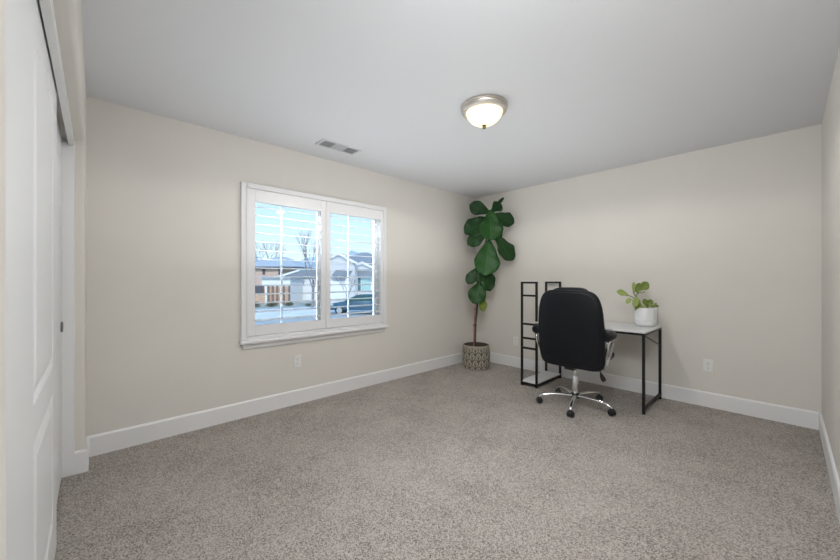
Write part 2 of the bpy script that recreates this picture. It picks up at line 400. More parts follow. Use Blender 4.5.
bm = bmesh.new(); prism(bm, [(0,0.592),(0.016,0.592),(0.022,0.604),(0.022,0.640),(0,0.640)], 'y', Y0+0.012, Y1-0.012)
wpart('apron', bm, M['shutter'], bevel=0.002)

def shutter(label, y0, y1, oy0, oy1, hinge):
    """hinged louvred panel; opening oy0..oy1"""
    z0, z1, oz0, oz1 = 0.705, 1.998, 0.797, 1.890
    r = thing('plantation_shutter', label, 'window shutter', (0.018, y0 if hinge < 0 else y1, z0))
    mv = Matrix.Translation(-r.location)
    def part(nm, bm, m, **k):
        bmesh.ops.transform(bm, matrix=mv, verts=bm.verts[:]); return obj(nm, bm, m, r, **k)
    part('stile', bx(0.004,0.032,y0,oy0,z0,z1), M['shutter'], bevel=0.002)
    part('stile', bx(0.004,0.032,oy1,y1,z0,z1), M['shutter'], bevel=0.002)
    part('rail', bx(0.004,0.032,oy0,oy1,oz1,z1), M['shutter'], bevel=0.002)
    part('rail', bx(0.004,0.032,oy0,oy1,z0,oz0), M['shutter'], bevel=0.002)
    n_ = 14
    for i in range(n_):
        z = 0.8375 + i*0.0777; bm = bmesh.new()
        tilt = radians(-5); pts = []
        for k in range(14):
            a = 2*pi*k/14; u = 0.036*cos(a); v = 0.0042*sin(a)
            pts.append((0.018 + u*cos(tilt) - v*sin(tilt), z + u*sin(tilt) + v*cos(tilt)))
        prism(bm, pts, 'x', 0, 1)      # built on x then mapped on y
        for vv in bm.verts: vv.co = Vector((vv.co.y, oy0+0.003 + vv.co.x*(oy1-oy0-0.006), vv.co.z))
        part('louver', bm, M['shutter'])
    return r
shutter('left white louvred shutter panel, farther from the potted fig', -3.247, -2.503, -3.185, -2.555, -1)
shutter('right white louvred shutter panel, nearer the potted fig', -2.499, -1.778, -2.452, -1.815, 1)

# ------------------------------------------------------------------ outlets
def outlet(label, loc, rz, w=0.072, h=0.117):
    r = thing('wall_outlet', label, 'electrical outlet', loc, rz, None)
    obj('cover_plate', bx(-w/2,w/2,-0.006,0,-h/2,h/2), M['plate'], r, bevel=0.003)
    for s in (-1,1):
        bm = bmesh.new(); lathe(bm, [(0.0165,0),(0.0165,-0.0025),(0.0,-0.0025)], 20, (0,-0.006,s*0.022), 'y')
        f = obj('receptacle', bm, M['plate'], r)
        bm = bmesh.new()
        box(bm,-0.0075,-0.0055,-0.0092,-0.0084,s*0.022-0.001,s*0.022+0.008); box(bm,0.0055,0.0075,-0.0092,-0.0084,s*0.022-0.001,s*0.022+0.007)
        box(bm,-0.0025,0.0025,-0.0092,-0.0084,s*0.022-0.011,s*0.022-0.006)
        obj('slots', bm, M['slot'], f, smooth=False)
    bm = bmesh.new(); lathe(bm, [(0.003,0),(0.003,-0.001),(0,-0.001)], 10, (0,-0.006,0), 'y'); obj('screw', bm, M['track'], r)
    return r
outlet('white outlet on the beige wall below the window', (0.0, -2.79, 0.413), pi/2)
outlet('white outlet on the back wall between the desk and the right corner', (2.737, 0.0, 0.390), 0)
outlet('faint outlet on the back wall between the fig pot and the desk tower', (0.695, 0.0, 0.360), 0)

# ------------------------------------------------------------------ ceiling vent
v = thing('ceiling_vent', 'rectangular slatted air vent on the ceiling near the window', 'vent', (0.375, -2.555, H))
bm = bmesh.new(); hx, hy = 0.082, 0.200
for c in ((-hx,hx,-hy,-hy+0.022),(-hx,hx,hy-0.022,hy),(-hx,-hx+0.018,-hy+0.022,hy-0.022),(hx-0.018,hx,-hy+0.022,hy-0.022)): box(bm, *c, -0.008, 0)
obj('frame', bm, M['vent'], v, bevel=0.003)
obj('duct_backing', bx(-hx+0.018,hx-0.018,-hy+0.022,hy-0.022,-0.0015,-0.0005), M['slate'], v, smooth=False)
for s in range(3):
    bm = bmesh.new(); y0 = -hy+0.022 + s*(2*hy-0.044)/3; L = (2*hy-0.044)/3
    box(bm, -hx+0.018, hx-0.018, y0, y0+0.004, -0.008, -0.001)
    for k in range(8):
        yy = y0+0.007+k*(L-0.010)/8 
        prism(bm, ([(yy,-0.002),(yy+0.0015,-0.002),(yy+0.007,-0.008),(yy+0.0055,-0.008)] if s == 1 else [(yy+0.009,-0.002),(yy+0.0105,-0.002),(yy+0.0040,-0.008),(yy-0.001,-0.008)]), 'x', -hx+0.018, hx-0.018)
    obj('louver_bank', bm, M['vent'], v, smooth=False)

# ------------------------------------------------------------------ ceiling lamp
lt = thing('ceiling_light', 'round flush ceiling light with a lit glass bowl and nickel rim', 'ceiling light', (1.762, -2.188, H))
bm = bmesh.new(); lathe(bm, [(0.150,0),(0.163,-0.003),(0.166,-0.012),(0.160,-0.020),(0.163,-0.026),(0.158,-0.042),(0.148,-0.050),(0.134,-0.052),(0.129,-0.048),(0.129,-0.002)], 64)
obj('rim', bm, M['nickel'], lt)
bm = bmesh.new(); prof = [(0.127,-0.040)]
for i in range(1, 15):
    a = pi/2*i/14; prof.append((0.128*cos(a)**1.0 if i < 14 else 0.008, -0.048-0.092*sin(a)**1.15))
lathe(bm, prof, 64); obj('glass_bowl', bm, M['bowl'], lt)
bm = bmesh.new(); lathe(bm, [(0.005,-0.130),(0.015,-0.135),(0.016,-0.141),(0.008,-0.146),(0.013,-0.153),(0.011,-0.162),(0.0,-0.167)], 20); obj('finial', bm, M['brass'], lt)
ll = bpy.data.lights.new('lamp_glow', 'SPOT'); ll.energy = 31; ll.spot_size = radians(172); ll.spot_blend = 0.12; ll.color = (1.0, 0.95, 0.87); ll.shadow_soft_size = 0.06
lo = bpy.data.objects.new('lamp_glow', ll); COL.objects.link(lo); lo.location = (0, 0, -0.18); lo.parent = lt

# ------------------------------------------------------------------ desk with shelf tower
dk = thing('computer_desk', 'black metal-framed desk with pale grey top and narrow open side tower', 'desk', (1.77, -0.37, 0))
dm = Matrix.Translation((-1.77, 0.37, 0))
def dpart(nm, bm, m, lab=None, parent=None, **k):
    bmesh.ops.transform(bm, matrix=dm, verts=bm.verts[:]); o = obj(nm, bm, m, parent or dk, **k)
    if lab: o['label'] = lab
    return o
P = 0.022; yF, yB = -0.665, -0.085; x0, x1, x2 = 1.157, 1.336, 2.360; zt = 1.178; zd = 0.722
dpart('desk_top', bx(x1, x2+P+0.004, yF-0.004, yB+P+0.004, zd-0.002, zd+0.014), M['laminate'], 'pale grey laminate top', bevel=0.0015)
for y_ in (yF, yB): dpart('top_rail', bx(x1+P, x2, y_, y_+P, zd-P, zd-0.002), M['black_metal'], bevel=0.001)
def frame(y, bars):
    bm = bmesh.new()
    box(bm, x0, x0+P, y, y+P, 0.0, zt); box(bm, x1, x1+P, y, y+P, 0.0, zt)
    for z in bars: box(bm, x0+P, x1, y, y+P, z-P*0.55, z+P*0.45)
    return bm
bars = (zt-0.010, 1.022, 0.700, 0.540, 0.428, 0.030)
dpart('tower_frame', frame(yF, bars), M['black_metal'], bevel=0.0015)
dpart('tower_frame', frame(yB, (zt-0.010, 0.700, 0.030)), M['black_metal'], bevel=0.0015)
for x in (x0, x1): dpart('tower_side_rail', bx(x, x+P, yF+P, yB, 0.018, 0.018+P), M['black_metal'], bevel=0.001)
dpart('bottom_shelf', bx(x0+0.003, x1+P-0.003, yF+0.004, yB+P-0.004, 0.041, 0.053), M['laminate'], 'pale grey laminate shelf', bevel=0.001)
bm = bmesh.new()
box(bm, x2, x2+P, yF, yF+P, 0, zd-0.002); box(bm, x2, x2+P, yB, yB+P, 0, zd-0.002)
box(bm, x2, x2+P, yF+P, yB, 0.035, 0.035+P); box(bm, x2, x2+P, yF+P, yB, zd-P, zd-0.002)
dpart('leg_frame', bm, M['black_metal'], bevel=0.0015)
bm = bmesh.new(); tube(bm, [(x2+P/2, yF+0.04, zd-P-0.004), (x2+P/2, yB+0.004, 0.545)], 0.005, 8)
dpart('brace', bm, M['black_metal'])

# ------------------------------------------------------------------ office chair
ch = thing('office_chair', 'black leather executive office chair with chrome arms, pushed to the desk', 'chair', (1.862, -0.880, 0))
A0 = 358
for i in range(5):
    a = radians(A0 - 72*i); d = Vector((cos(a), sin(a), 0)); 
    bm = bmesh.new()
    pts = smoothpath([d*0.03+Vector((0,0,0.100)), d*0.14+Vector((0,0,0.103)), d*0.24+Vector((0,0,0.096)), d*0.30+Vector((0,0,0.082)), d*0.325+Vector((0,0,0.062))], 5)
    n_ = len(pts); tube(bm, pts, [0.021-0.009*k/(n_-1) for k in range(n_)], 12, flat=0.75, up=(0,0,1))
    lg = obj('base_leg', bm, M['chrome'], ch)
    # twin-wheel caster turned at a random heading
    h = a + random.uniform(-0.7, 0.7); u = Vector((cos(h), sin(h), 0)); s_ = Vector((-sin(h), cos(h), 0)); c0 = d*0.325
    bm = bmesh.new()
    for sg in (-1, 1):
        tube(bm, [c0 + s_*sg*0.006 + Vector((0,0,0.0255)), c0 + s_*sg*0.010 + Vector((0,0,0.0255)), c0 + s_*sg*0.023 + Vector((0,0,0.0255)), c0 + s_*sg*0.026 + Vector((0,0,0.0255))], [0.024,0.0255,0.0255,0.021], 20)
    tube(bm, [c0 + Vector((0,0,0.025)), c0 + Vector((0,0,0.066))], 0.009, 10)
    # hood over the wheels
    pts = [c0 + u*0.027*cos(t)+Vector((0,0,0.028+0.027*sin(t))) for t in [pi*k/8 for k in range(9)]]
    tube(bm, pts, 0.005, 8, flat=4.0, up=s_)
    obj('caster', bm, M['black_plastic'], lg)
bm = bmesh.new(); lathe(bm, [(0.034,0.072),(0.038,0.076),(0.038,0.114),(0.030,0.126),(0.0,0.126)], 28); obj('hub', bm, M['black_plastic'], ch)
bm = bmesh.new(); lathe(bm, [(0.027,0.120),(0.028,0.124),(0.028,0.282),(0.024,0.288),(0.0,0.288)], 28); lathe(bm, [(0.018,0.286),(0.018,0.390),(0,0.390)], 24)
obj('gas_cylinder', bm, M['chrome'], ch)
bm = bmesh.new(); box(bm, -0.085, 0.085, -0.12, 0.14, 0.385, 0.418); box(bm, -0.045,0.045,-0.14,0.05,0.365,0.40); box(bm, -0.205, 0.205, 0.06, 0.10, 0.40, 0.425)
obj('tilt_mechanism', bm, M['black_plastic'], ch, bevel=0.006)
bm = bmesh.new()
tube(bm, smoothpath([(0.07,0.0,0.392),(0.18,-0.01,0.388),(0.225,-0.02,0.375),(0.247,-0.03,0.345)],4), 0.0055, 8)
tube(bm, smoothpath([(0.238,-0.03,0.362),(0.250,-0.032,0.335),(0.264,-0.034,0.306),(0.272,-0.034,0.294)],4), [0.006,0.009,0.012,0.015,0.018,0.020,0.021,0.022,0.022,0.021,0.019,0.016,0.010], 12, flat=0.45, up=(0,1,0))
obj('height_lever', bm, M['black_plastic'], ch)
# seat cushion: puffy rounded slab
def puff(cx, cy, cz, hx, hy, hz, ex=4.0, nu=40, nv=14, crown=0.0):
    bm = bmesh.new(); rows = []
    for j in range(nv+1):
        v_ = -pi/2 + pi*j/nv; cv = abs(cos(v_))**0.45; sv = math.copysign(abs(sin(v_))**0.8, sin(v_))
        row = []
        for i in range(nu):
            a = 2*pi*i/nu
            X = math.copysign(abs(cos(a))**(2/ex), cos(a)); Y = math.copysign(abs(sin(a))**(2/ex), sin(a))
            zz = cz + hz*sv
            row.append(bm.verts.new((cx+hx*X*cv, cy+hy*Y*cv, zz)))
        rows.append(row)
    for A, B in zip(rows, rows[1:]):
        for i in range(nu): bm.faces.new((A[i], A[(i+1)%nu], B[(i+1)%nu], B[i]))
    bmesh.ops.remove_doubles(bm, verts=bm.verts[:], dist=1e-4)
    return bm
obj('seat_cushion', puff(0.0, 0.06, 0.475, 0.265, 0.27, 0.062, 4.5), M['leather'], ch)
obj('front_seat_roll', puff(0.0, 0.27, 0.480, 0.255, 0.07, 0.055, 3.0), M['leather'], ch)
# backrest: outline (x half-width by height), leaning slightly back
BX = 0.026                                  # sits a touch to the right of the stem
def halfw(s):                               # s 0 bottom .. 1 top
    base = 0.288 + 0.008*sin(pi*min(1, s)) - 0.028*max(0, s-0.60)/0.40
    return base
zb0, zb1 = 0.398, 1.104
def outline(grow=0.0, n=64):
    """closed loop of (x,z)"""
    pts = []; rc = 0.085
    for k in range(n):
        a = 2*pi*k/n
        ex = 5.6 if sin(a) > 0 else 8.5
        X = math.copysign(abs(cos(a))**(2/ex), cos(a)); Zc = math.copysign(abs(sin(a))**(2/ex), sin(a))
        s = (Zc+1)/2
        hw = halfw(s)+grow
        pts.append((X*hw, zb0 - grow + s*(zb1-zb0+2*grow)))
    return pts
def backy(z): s = (z-zb0)/(zb1-zb0); return -0.195 - 0.055*s - 0.018*sin(pi*s)      # rear face of the back
def slab(grow_list, loop_n=64):
    bm = bmesh.new(); rings = []
    for g, dy in grow_list:
        ring = []
        for x, z in outline(g, loop_n):
            # rear surface wraps forward at the sides
            wrap = 0.030*(abs(x)/0.30)**2.4
            ring.append(bm.verts.new((BX+x, backy(z)+dy+wrap, z)))
        rings.append(ring)
    for A, B in zip(rings, rings[1:]):
        for i in range(loop_n): bm.faces.new((A[i], A[(i+1)%loop_n], B[(i+1)%loop_n], B[i]))
    return bm, rings
def cap(bm, ring, dy):
    n_ = len(ring); cx = sum((v_.co for v_ in ring), Vector())/n_
    prev = ring
    for f in (0.8, 0.6, 0.4, 0.2):
        cur = []
        for v_ in ring:
            p = cx + (v_.co-cx)*f
            x = p.x-BX
            cur.append(bm.verts.new((p.x, backy(p.z)+dy+0.030*(abs(x)/0.30)**2.4*(0.9 if dy<0.03 else 1), p.z)))
        for i in range(n_): bm.faces.new((prev[i], prev[(i+1)%n_], cur[(i+1)%n_], cur[i]))
        prev = cur
    c = bm.verts.new((cx.x, backy(cx.z)+dy, cx.z))
    for i in range(n_): bm.faces.new((prev[i], prev[(i+1)%n_], c))
bm, R_ = slab([(-0.030, 0.0), (-0.026, 0.001), (-0.022, 0.004), (-0.018, 0.006), (-0.008, 0.002), (0.0, 0.010), (0.004, 0.022), (0.002, 0.040), (-0.004, 0.058), (-0.020, 0.075), (-0.045, 0.088)])
cap(bm, R_[0], -0.003); cap(bm, R_[-1], 0.105)
back = obj('backrest', bm, M['leather'], ch, angle=80)
# welted seam round the rear panel
bm = bmesh.new(); loop = [(BX+x, backy(z)+0.030*(abs(x)/0.30)**2.4 + 0.0015, z) for x, z in outline(-0.024, 72)]
tube(bm, loop, 0.0042, 6, closed=True); obj('piping', bm, M['leather'], back)
# head pillow on the top front
obj('head_pillow', puff(BX, -0.175, 1.062, 0.165, 0.060, 0.068, 3.6), M['leather'], ch)
for sg in (-1, 1):
    # chrome loop arm in flat bar
    xs = lambda v_: sg*(v_ - 0.018) + 0.016
    pts = smoothpath([(xs(0.300),-0.100,0.430),(xs(0.310),-0.120,0.50),(xs(0.335),-0.145,0.59),(xs(0.345),-0.140,0.655),(xs(0.342),-0.09,0.676),(xs(0.330),0.00,0.676),(xs(0.310),0.06,0.640),(xs(0.295),0.08,0.57),(xs(0.275),0.08,0.49),(xs(0.262),0.06,0.415)], 5)
    bm = bmesh.new(); tube(bm, pts, 0.021, 14, flat=0.60, up=(sg,0,0.25)); arm = obj('arm_frame', bm, M['chrome'], ch)
    bm = bmesh.new(); tube(bm, [(xs(0.300),-0.100,0.430),(xs(0.16),-0.10,0.420),(xs(0.05),-0.06,0.41)], 0.014, 10); tube(bm, [(xs(0.265),0.06,0.422),(xs(0.16),0.06,0.415),(xs(0.05),0.06,0.41)], 0.014, 10)
    obj('arm_bracket', bm, M['black_plastic'], ch)
    p = [(xs(0.338),-0.195,0.712),(xs(0.338),-0.188,0.713),(xs(0.338),-0.17,0.714),(xs(0.334),-0.10,0.715),(xs(0.322),-0.02,0.712),(xs(0.302),0.06,0.700),(xs(0.300),0.075,0.698)]
    bm = bmesh.new(); tube(bm, p, [0.030,0.040,0.046,0.048,0.046,0.038,0.024], 20, flat=0.95, up=(0,0,1)); obj('arm_pad', bm, M['leather'], arm)

# ------------------------------------------------------------------ leaf builder
def leaf_bm(base, tip, width, normal, cup=0.10, droop=0.06, shape='fig', th=0.0012, nu=8, nv=16, wave=0.012, curl=0.0):
    base = Vector(base); tip = Vector(tip); ax = tip-base; L = ax.length; ax.normalize()
    nrm = Vector(normal); nrm = (nrm - ax*nrm.dot(ax)).normalized(); sd_ = ax.cross(nrm)
    bm = bmesh.new(); uvl = bm.loops.layers.uv.new('UVMap')
    def hw(s):
        if shape == 'fig':
            if s <= 0: return 0.03
            v_ = 0.50*sin(pi*min(1, s**1.35*0.86+0.10))**0.62 * (0.40+0.60*min(1, s/0.62)**0.9)
            v_ *= (1 - max(0, (s-0.86)/0.14)**2.6*0.62)
            return v_
        return 0.5*sin(pi*min(0.985, max(0.02, s**1.5)))**0.75
    def pt(s, u, side):
        w_ = hw(s)*width; x = u*w_
        z = -cup*width*(u*u)*-1*(0.5+0.5*sin(pi*s)) + wave*L/0.35*sin(s*17+u*2.5)*abs(u)**2 - droop*L*(s*s) - curl*L*s**3 
        p = base + ax*(s*L*(1-0.15*abs(droop))) + sd_*x + nrm*(z + side*th)
        return p
    grid = {}
    for side in (0, 1):
        for j in range(nv+1):
            for i in range(nu+1):
                s = j/nv; u = -1+2*i/nu
                grid[side,j,i] = bm.verts.new(pt(s, u, side))
    def face(keys, uvs):
        f = bm.faces.new([grid[k] for k in keys])
        for lp, uvv in zip(f.loops, uvs): lp[uvl].uv = uvv
    for j in range(nv):
        for i in range(nu):
            uvq = [(i/nu, j/nv), ((i+1)/nu, j/nv), ((i+1)/nu, (j+1)/nv), (i/nu, (j+1)/nv)]
            face([(1,j,i),(1,j,i+1),(1,j+1,i+1),(1,j+1,i)], uvq)
            face([(0,j,i+1),(0,j,i),(0,j+1,i),(0,j+1,i+1)], [uvq[1],uvq[0],uvq[3],uvq[2]])
    for j in range(nv):
        for i, s_ in ((0,0),(nu,1)):
            face([(0,j,i),(1,j,i),(1,j+1,i),(0,j+1,i)], [(s_, j/nv)]*2+[(s_, (j+1)/nv)]*2)
    for i in range(nu):
        for j in (0, nv): face([(0,j,i),(1,j,i),(1,j,i+1),(0,j,i+1)], [(i/nu, j/nv)]*2+[((i+1)/nu, j/nv)]*2)
    return bm

# ------------------------------------------------------------------ fiddle leaf fig in the corner
fg = thing('potted_fig_tree', 'tall broad-leaved fig tree in a woven-patterned pot in the corner', 'potted plant', (0.335, -0.420, 0), YAW)
# pot: carved lattice of arcs, dark in the grooves
bm = bmesh.new(); SEG, ROW = 192, 60; RH = 0.315
cl = bm.loops.layers.color.new('carve')
def potr(t): return 0.178 + 0.010*sin(pi*min(1,t*1.02)) - (0.014*(1-t/0.08)**2 if t < 0.08 else 0)
def carve(a, t):
    """0 groove .. 1 raised; chevrons and half-rounds in a woven lattice"""
    U = a/(2*pi)*14; V = t*3.4
    row = math.floor(V); u = (U + 0.5*(row%2)) % 1.0; v_ = V-row
    # nested triangles
    d = abs(u-0.5)*2
    tri = abs(((v_ + d) * 1.6) % 1.0 - 0.5)*2
    arc = math.hypot((u-0.5), (v_-0.0))
    g = min(tri*1.6, abs(arc-0.55)*9)
    g = min(g, min(u, 1-u)*9)
    return max(0.0, min(1.0, g))
rows = []
for j in range(ROW+1):
    t = j/ROW; row = []
    for i in range(SEG):
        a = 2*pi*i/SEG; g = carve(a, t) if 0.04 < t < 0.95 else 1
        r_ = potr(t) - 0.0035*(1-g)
        row.append((bm.verts.new((r_*cos(a), r_*sin(a), t*RH)), g))
    rows.append(row)
def cface(vs, gs):
    f = bm.faces.new(vs)
    for lp, g in zip(f.loops, gs): lp[cl] = (g, g, g, 1)
for A, B in zip(rows, rows[1:]):
    for i in range(SEG):
        k = (i+1)%SEG; cface([A[i][0],A[k][0],B[k][0],B[i][0]], [A[i][1],A[k][1],B[k][1],B[i][1]])
top = [x[0] for x in rows[-1]]
prev = top
for rr, zz in ((0.166, RH+0.004), (0.160, RH), (0.156, RH-0.05)):
    cur = [bm.verts.new((rr*cos(2*pi*i/SEG), rr*sin(2*pi*i/SEG), zz)) for i in range(SEG)]
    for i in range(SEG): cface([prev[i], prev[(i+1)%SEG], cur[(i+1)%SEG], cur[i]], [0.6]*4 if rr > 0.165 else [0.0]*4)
    prev = cur
cface(prev, [0.2]*SEG); cface([x[0] for x in rows[0]][::-1], [0.5]*SEG)
m, n, l, b = nmat('carved_stoneware')
vc = n.new('ShaderNodeVertexColor'); vc.layer_name = 'carve'
cr2 = n.new('ShaderNodeValToRGB'); l.new(vc.outputs[0], cr2.inputs[0]); l.new(cr2.outputs[0], b.inputs['Base Color'])
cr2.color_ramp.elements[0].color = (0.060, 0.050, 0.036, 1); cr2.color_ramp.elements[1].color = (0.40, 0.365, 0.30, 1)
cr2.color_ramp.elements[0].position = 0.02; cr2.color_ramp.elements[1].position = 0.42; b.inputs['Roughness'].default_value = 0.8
obj('pot', bm, m, fg, angle=60)
bm = bmesh.new(); lathe(bm, [(0.1555,RH-0.052),(0.1555,RH-0.035),(0.08,RH-0.030),(0,RH-0.028)], 40); obj('soil', bm, M['soil'], fg)
# trunk in plant-local metres: x = right, z = up
tr_ = smoothpath([(-0.018,0.0,0.27),(-0.008,0.0,0.60),(0.022,0.0,0.90),(0.050,0.0,1.20),(0.110,0.0,1.60),(0.165,-0.01,1.90),(0.185,-0.02,2.16)], 5)
n_ = len(tr_); bm = bmesh.new(); tube(bm, tr_, [0.014-0.008*k/(n_-1) for k in range(n_)], 12); obj('trunk', bm, M['trunk'], fg)
bm = bmesh.new(); tube(bm, [(-0.036,-0.018,0.27),(-0.020,-0.016,0.78),(-0.012,-0.016,0.98)], 0.0075, 8); obj('support_stake', bm, M['cane'], fg)
for z in (0.585, 0.80):
    bm = bmesh.new()
    c = Vector((-0.018+ (z-0.585)*0.06, -0.010, z)); tube(bm, [c+Vector((0.022*cos(a), 0.020*sin(a), 0.002*sin(3*a))) for a in [2*pi*k/14 for k in range(14)]], 0.005, 6, closed=True)
    obj('plant_tie', bm, M['tie'], fg)
# leaves: base, tip, width, facing normal (y negative = towards the room), material, droop
def L2(u, v, d=0.0):     # plant-local point from offsets measured off the pot centre at the plant's distance
    return ((u-475.2)*0.01372, -d, 1.197-(v-280)*0.01372)
LV = [((488.5,213),(468,206),0.20,(0.1,-1,-0.35),'fig',0.02,0.05,0.05,0.06),
      ((489,213),(499,205),0.17,(0.5,-0.9,0.5),'fig',0.10,0.06,0.04,0.10),
      ((489,218),(463,235),0.28,(-0.15,-1,0.25),'fig',0.06,0.10,0.00,0.08),
      ((486,232),(466,245),0.20,(-0.1,-1,-0.3),'fig',0.05,0.05,0.02,0.05),
      ((488,212),(487.5,242),0.33,(0.05,-1,0.30),'fig_light',0.12,0.16,0.08,0.08),
      ((491,216),(510,225.5),0.22,(0.2,-1,0.15),'fig',0.10,0.14,0.02,0.10),
      ((493,236),(509.5,261),0.25,(0.25,-1,0.1),'fig',0.08,0.12,0.02,0.06),
      ((487,241),(482,276),0.35,(-0.05,-1,0.20),'fig_light',0.08,0.18,0.09,0.06),
      ((477,267),(466,284),0.16,(-0.3,-1,0.0),'fig',0.03,0.06,0.00,0.05),
      ((480,262),(487.5,291),0.24,(0.15,-1,0.05),'fig',0.06,0.09,0.03,0.05),
      ((481,268),(477,285),0.12,(-0.3,-1,0.2),'fig_light',0.07,0.08,0.02,0.05),
      ((481,280),(471,303),0.25,(-0.15,-1,0.2),'fig_light',0.10,0.12,0.07,0.06),
      ((480.5,294),(481.5,311),0.12,(0.2,-1,0.1),'fig_yellow',0.06,0.06,0.04,0.04),
      ((490,214),(496,242),0.22,(0.3,-1,0.0),'fig',0.02,0.06,0.0,0.04)]
for b0, t0, wd, nr, mt, d0, d1_, dr, cp in LV:
    lb = leaf_bm(L2(*b0, d0), L2(*t0, d1_), wd, nr, cup=cp, droop=dr*0.5)
    o = obj('leaf', lb, M[mt], fg, angle=180)
    if mt == 'fig_yellow': o['label'] = 'small yellowing lowest leaf'
# young curled leaf standing up at the tip
bm = leaf_bm(L2(493,210,0.04), L2(502.5,199.5,0.05), 0.055, (0.2,-0.8,0.8), cup=0.5, droop=-0.10, wave=0); o = obj('leaf', bm, M['fig'], fg, angle=180); o['label'] = 'narrow young leaf curling up at the top'
for b0, t0, wd, nr, mt, d0, d1_, dr, cp in LV:
    b1 = Vector(L2(*b0, d0)); bm = bmesh.new()
    k = min(tr_, key=lambda p: abs(p.z-(b1.z-0.02)))
    tube(bm, smoothpath([k, (k+b1)/2+Vector((0,-0.004,-0.006)), b1], 3), 0.0035, 6)
    obj('leaf_stalk', bm, M['green_stem'], fg)

# ------------------------------------------------------------------ succulent in the white pot on the desk
ZD = 0.7365
jp = thing('potted_succulent', 'small green succulent in a round white pot on the desk corner', 'potted plant', (2.276, -0.215, ZD), YAW)
bm = bmesh.new()
lathe(bm, [(0.060,0.0),(0.072,0.003),(0.087,0.018),(0.095,0.040),(0.0965,0.056),(0.0935,0.060),(0.0935,0.064),(0.0970,0.068),(0.0985,0.11),(0.0990,0.184),(0.0975,0.187),(0.0900,0.187),(0.0885,0.182),(0.0880,0.146)], 64)
obj('pot', bm, M['white_ceramic'], jp, angle=28)
bm = bmesh.new(); lathe(bm, [(0.0875,0.144),(0.0875,0.164),(0.05,0.170),(0,0.172)], 36); obj('soil', bm, M['soil'], jp)
PX = 3.45/344.3
def J(u, v, d=0.0): return ((u-645)*PX, -d, (326.5-v)*PX)
stems = [[(641,311),(636,303),(630,297),(624,296)], [(642,311),(636,300),(632,294),(631,289)], [(643,311),(637,301),(634,296),(640,291)], [(640,311),(634,304),(630,300),(628,302)],[(646,311),(646,306),(646,303)]]
bm = bmesh.new()
for s in stems: tube(bm, smoothpath([J(*p, 0.03) for p in s], 4), 0.0042, 8)
obj('stem', bm, M['green_stem'], jp)
JL = [((627,295.5),(615,292.0),0.055,(0,-1,0.5),'jade'),((628,298),(623,303.5),0.036,(-0.5,-1,0),'jade'),((632,294),(631,282.5),0.030,(-0.5,-1,0),'jade'),
      ((632,293),(638,283.5),0.050,(0.3,-1,0.3),'jade_dark'),((634,294),(633,286),0.048,(0,-1,0.4),'jade_dark'),((636,291),(645,283),0.068,(0.2,-1,0.3),'jade_dark'),
      ((638,294),(643,291.5),0.012,(0,-1,0.4),'jade'),((634,296),(630,307),0.045,(-0.2,-1,0.1),'jade'),((636,299),(632,310),0.040,(0.2,-1,0),'jade_dark'),
      ((643,306),(641,299),0.048,(0,-1,0.4),'jade_dark'),((645,306),(650,300),0.046,(0.3,-1,0.5),'jade_dark'),((646,307),(655,306),0.032,(0.2,-0.7,0.9),'jade_dark'),
      ((640,307),(636,309),0.030,(0,-1,0.5),'jade'),((644,308),(647,303),0.042,(0,-1,0.2),'jade'),((637,303),(641,309),0.022,(0,-1,0.2),'jade'),((638,304),(634,300),0.026,(0,-1,0.3),'jade'),
      ((646,308),(643,305),0.036,(-0.3,-1,0.7),'jade_dark'),((648,308),(652,303),0.030,(0.4,-1,0.2),'jade')]
for i, (b0, t0, wd, nr, mt) in enumerate(JL):
    dd = 0.02 + 0.035*((i*37)%10)/10
    obj('leaf', leaf_bm(J(*b0, dd), J(*t0, dd+0.01), wd*1.25, nr, cup=0.15, droop=0.05, shape='oval', th=0.004, nu=6, nv=10, wave=0), M[mt], jp, angle=180)

# ================================================================== outdoors, seen through the window
GZ = -1.35
def ext(name, bm, m, lab, cat, **k): return tag(obj(name, bm, m, **k), lab, cat)
o = struct('ground', bx(-400, -2.0, -150, 300, GZ-0.5, GZ), M['lawn'], 'pale winter lawn outside the window', smooth=False)
o = struct('street', bx(-20.1, -10.0, -100, 200, GZ, GZ+0.02), M['asphalt'], 'grey asphalt street outside the window', smooth=False)
o = struct('sidewalk', bx(-27.0, -20.15, -100, 200, GZ, GZ+0.06), M['concrete'], 'pale concrete strip across the street', smooth=False)
# distant hills
bm = bmesh.new(); prev = None
hr = random.Random(3)
for i in range(41):
    y = -200 + i*20; x = -420
    h = 22 + 16*sin(i*0.55+1.0) + 8*sin(i*1.7) + hr.uniform(-2, 2) + (12 if i < 22 else 0)
    cur = [bm.verts.new((x+140, y, GZ)), bm.verts.new((x+60, y+hr.uniform(-4,4), h*0.6)), bm.verts.new((x, y, h)), bm.verts.new((x-100, y, GZ))]
    if prev:
        for k in range(3): bm.faces.new((prev[k], prev[k+1], cur[k+1], cur[k]))
    prev = cur
struct('hills', bm, M['hill'], 'blue-grey snow dusted hills on the horizon', angle=10)

def at(u, v, D, u0):   # local offsets (right, up) in metres in a frame centred on bearing u0 at distance D
    return ((u-u0)*D/344.3, 1.197-(v-280)*D/344.3)

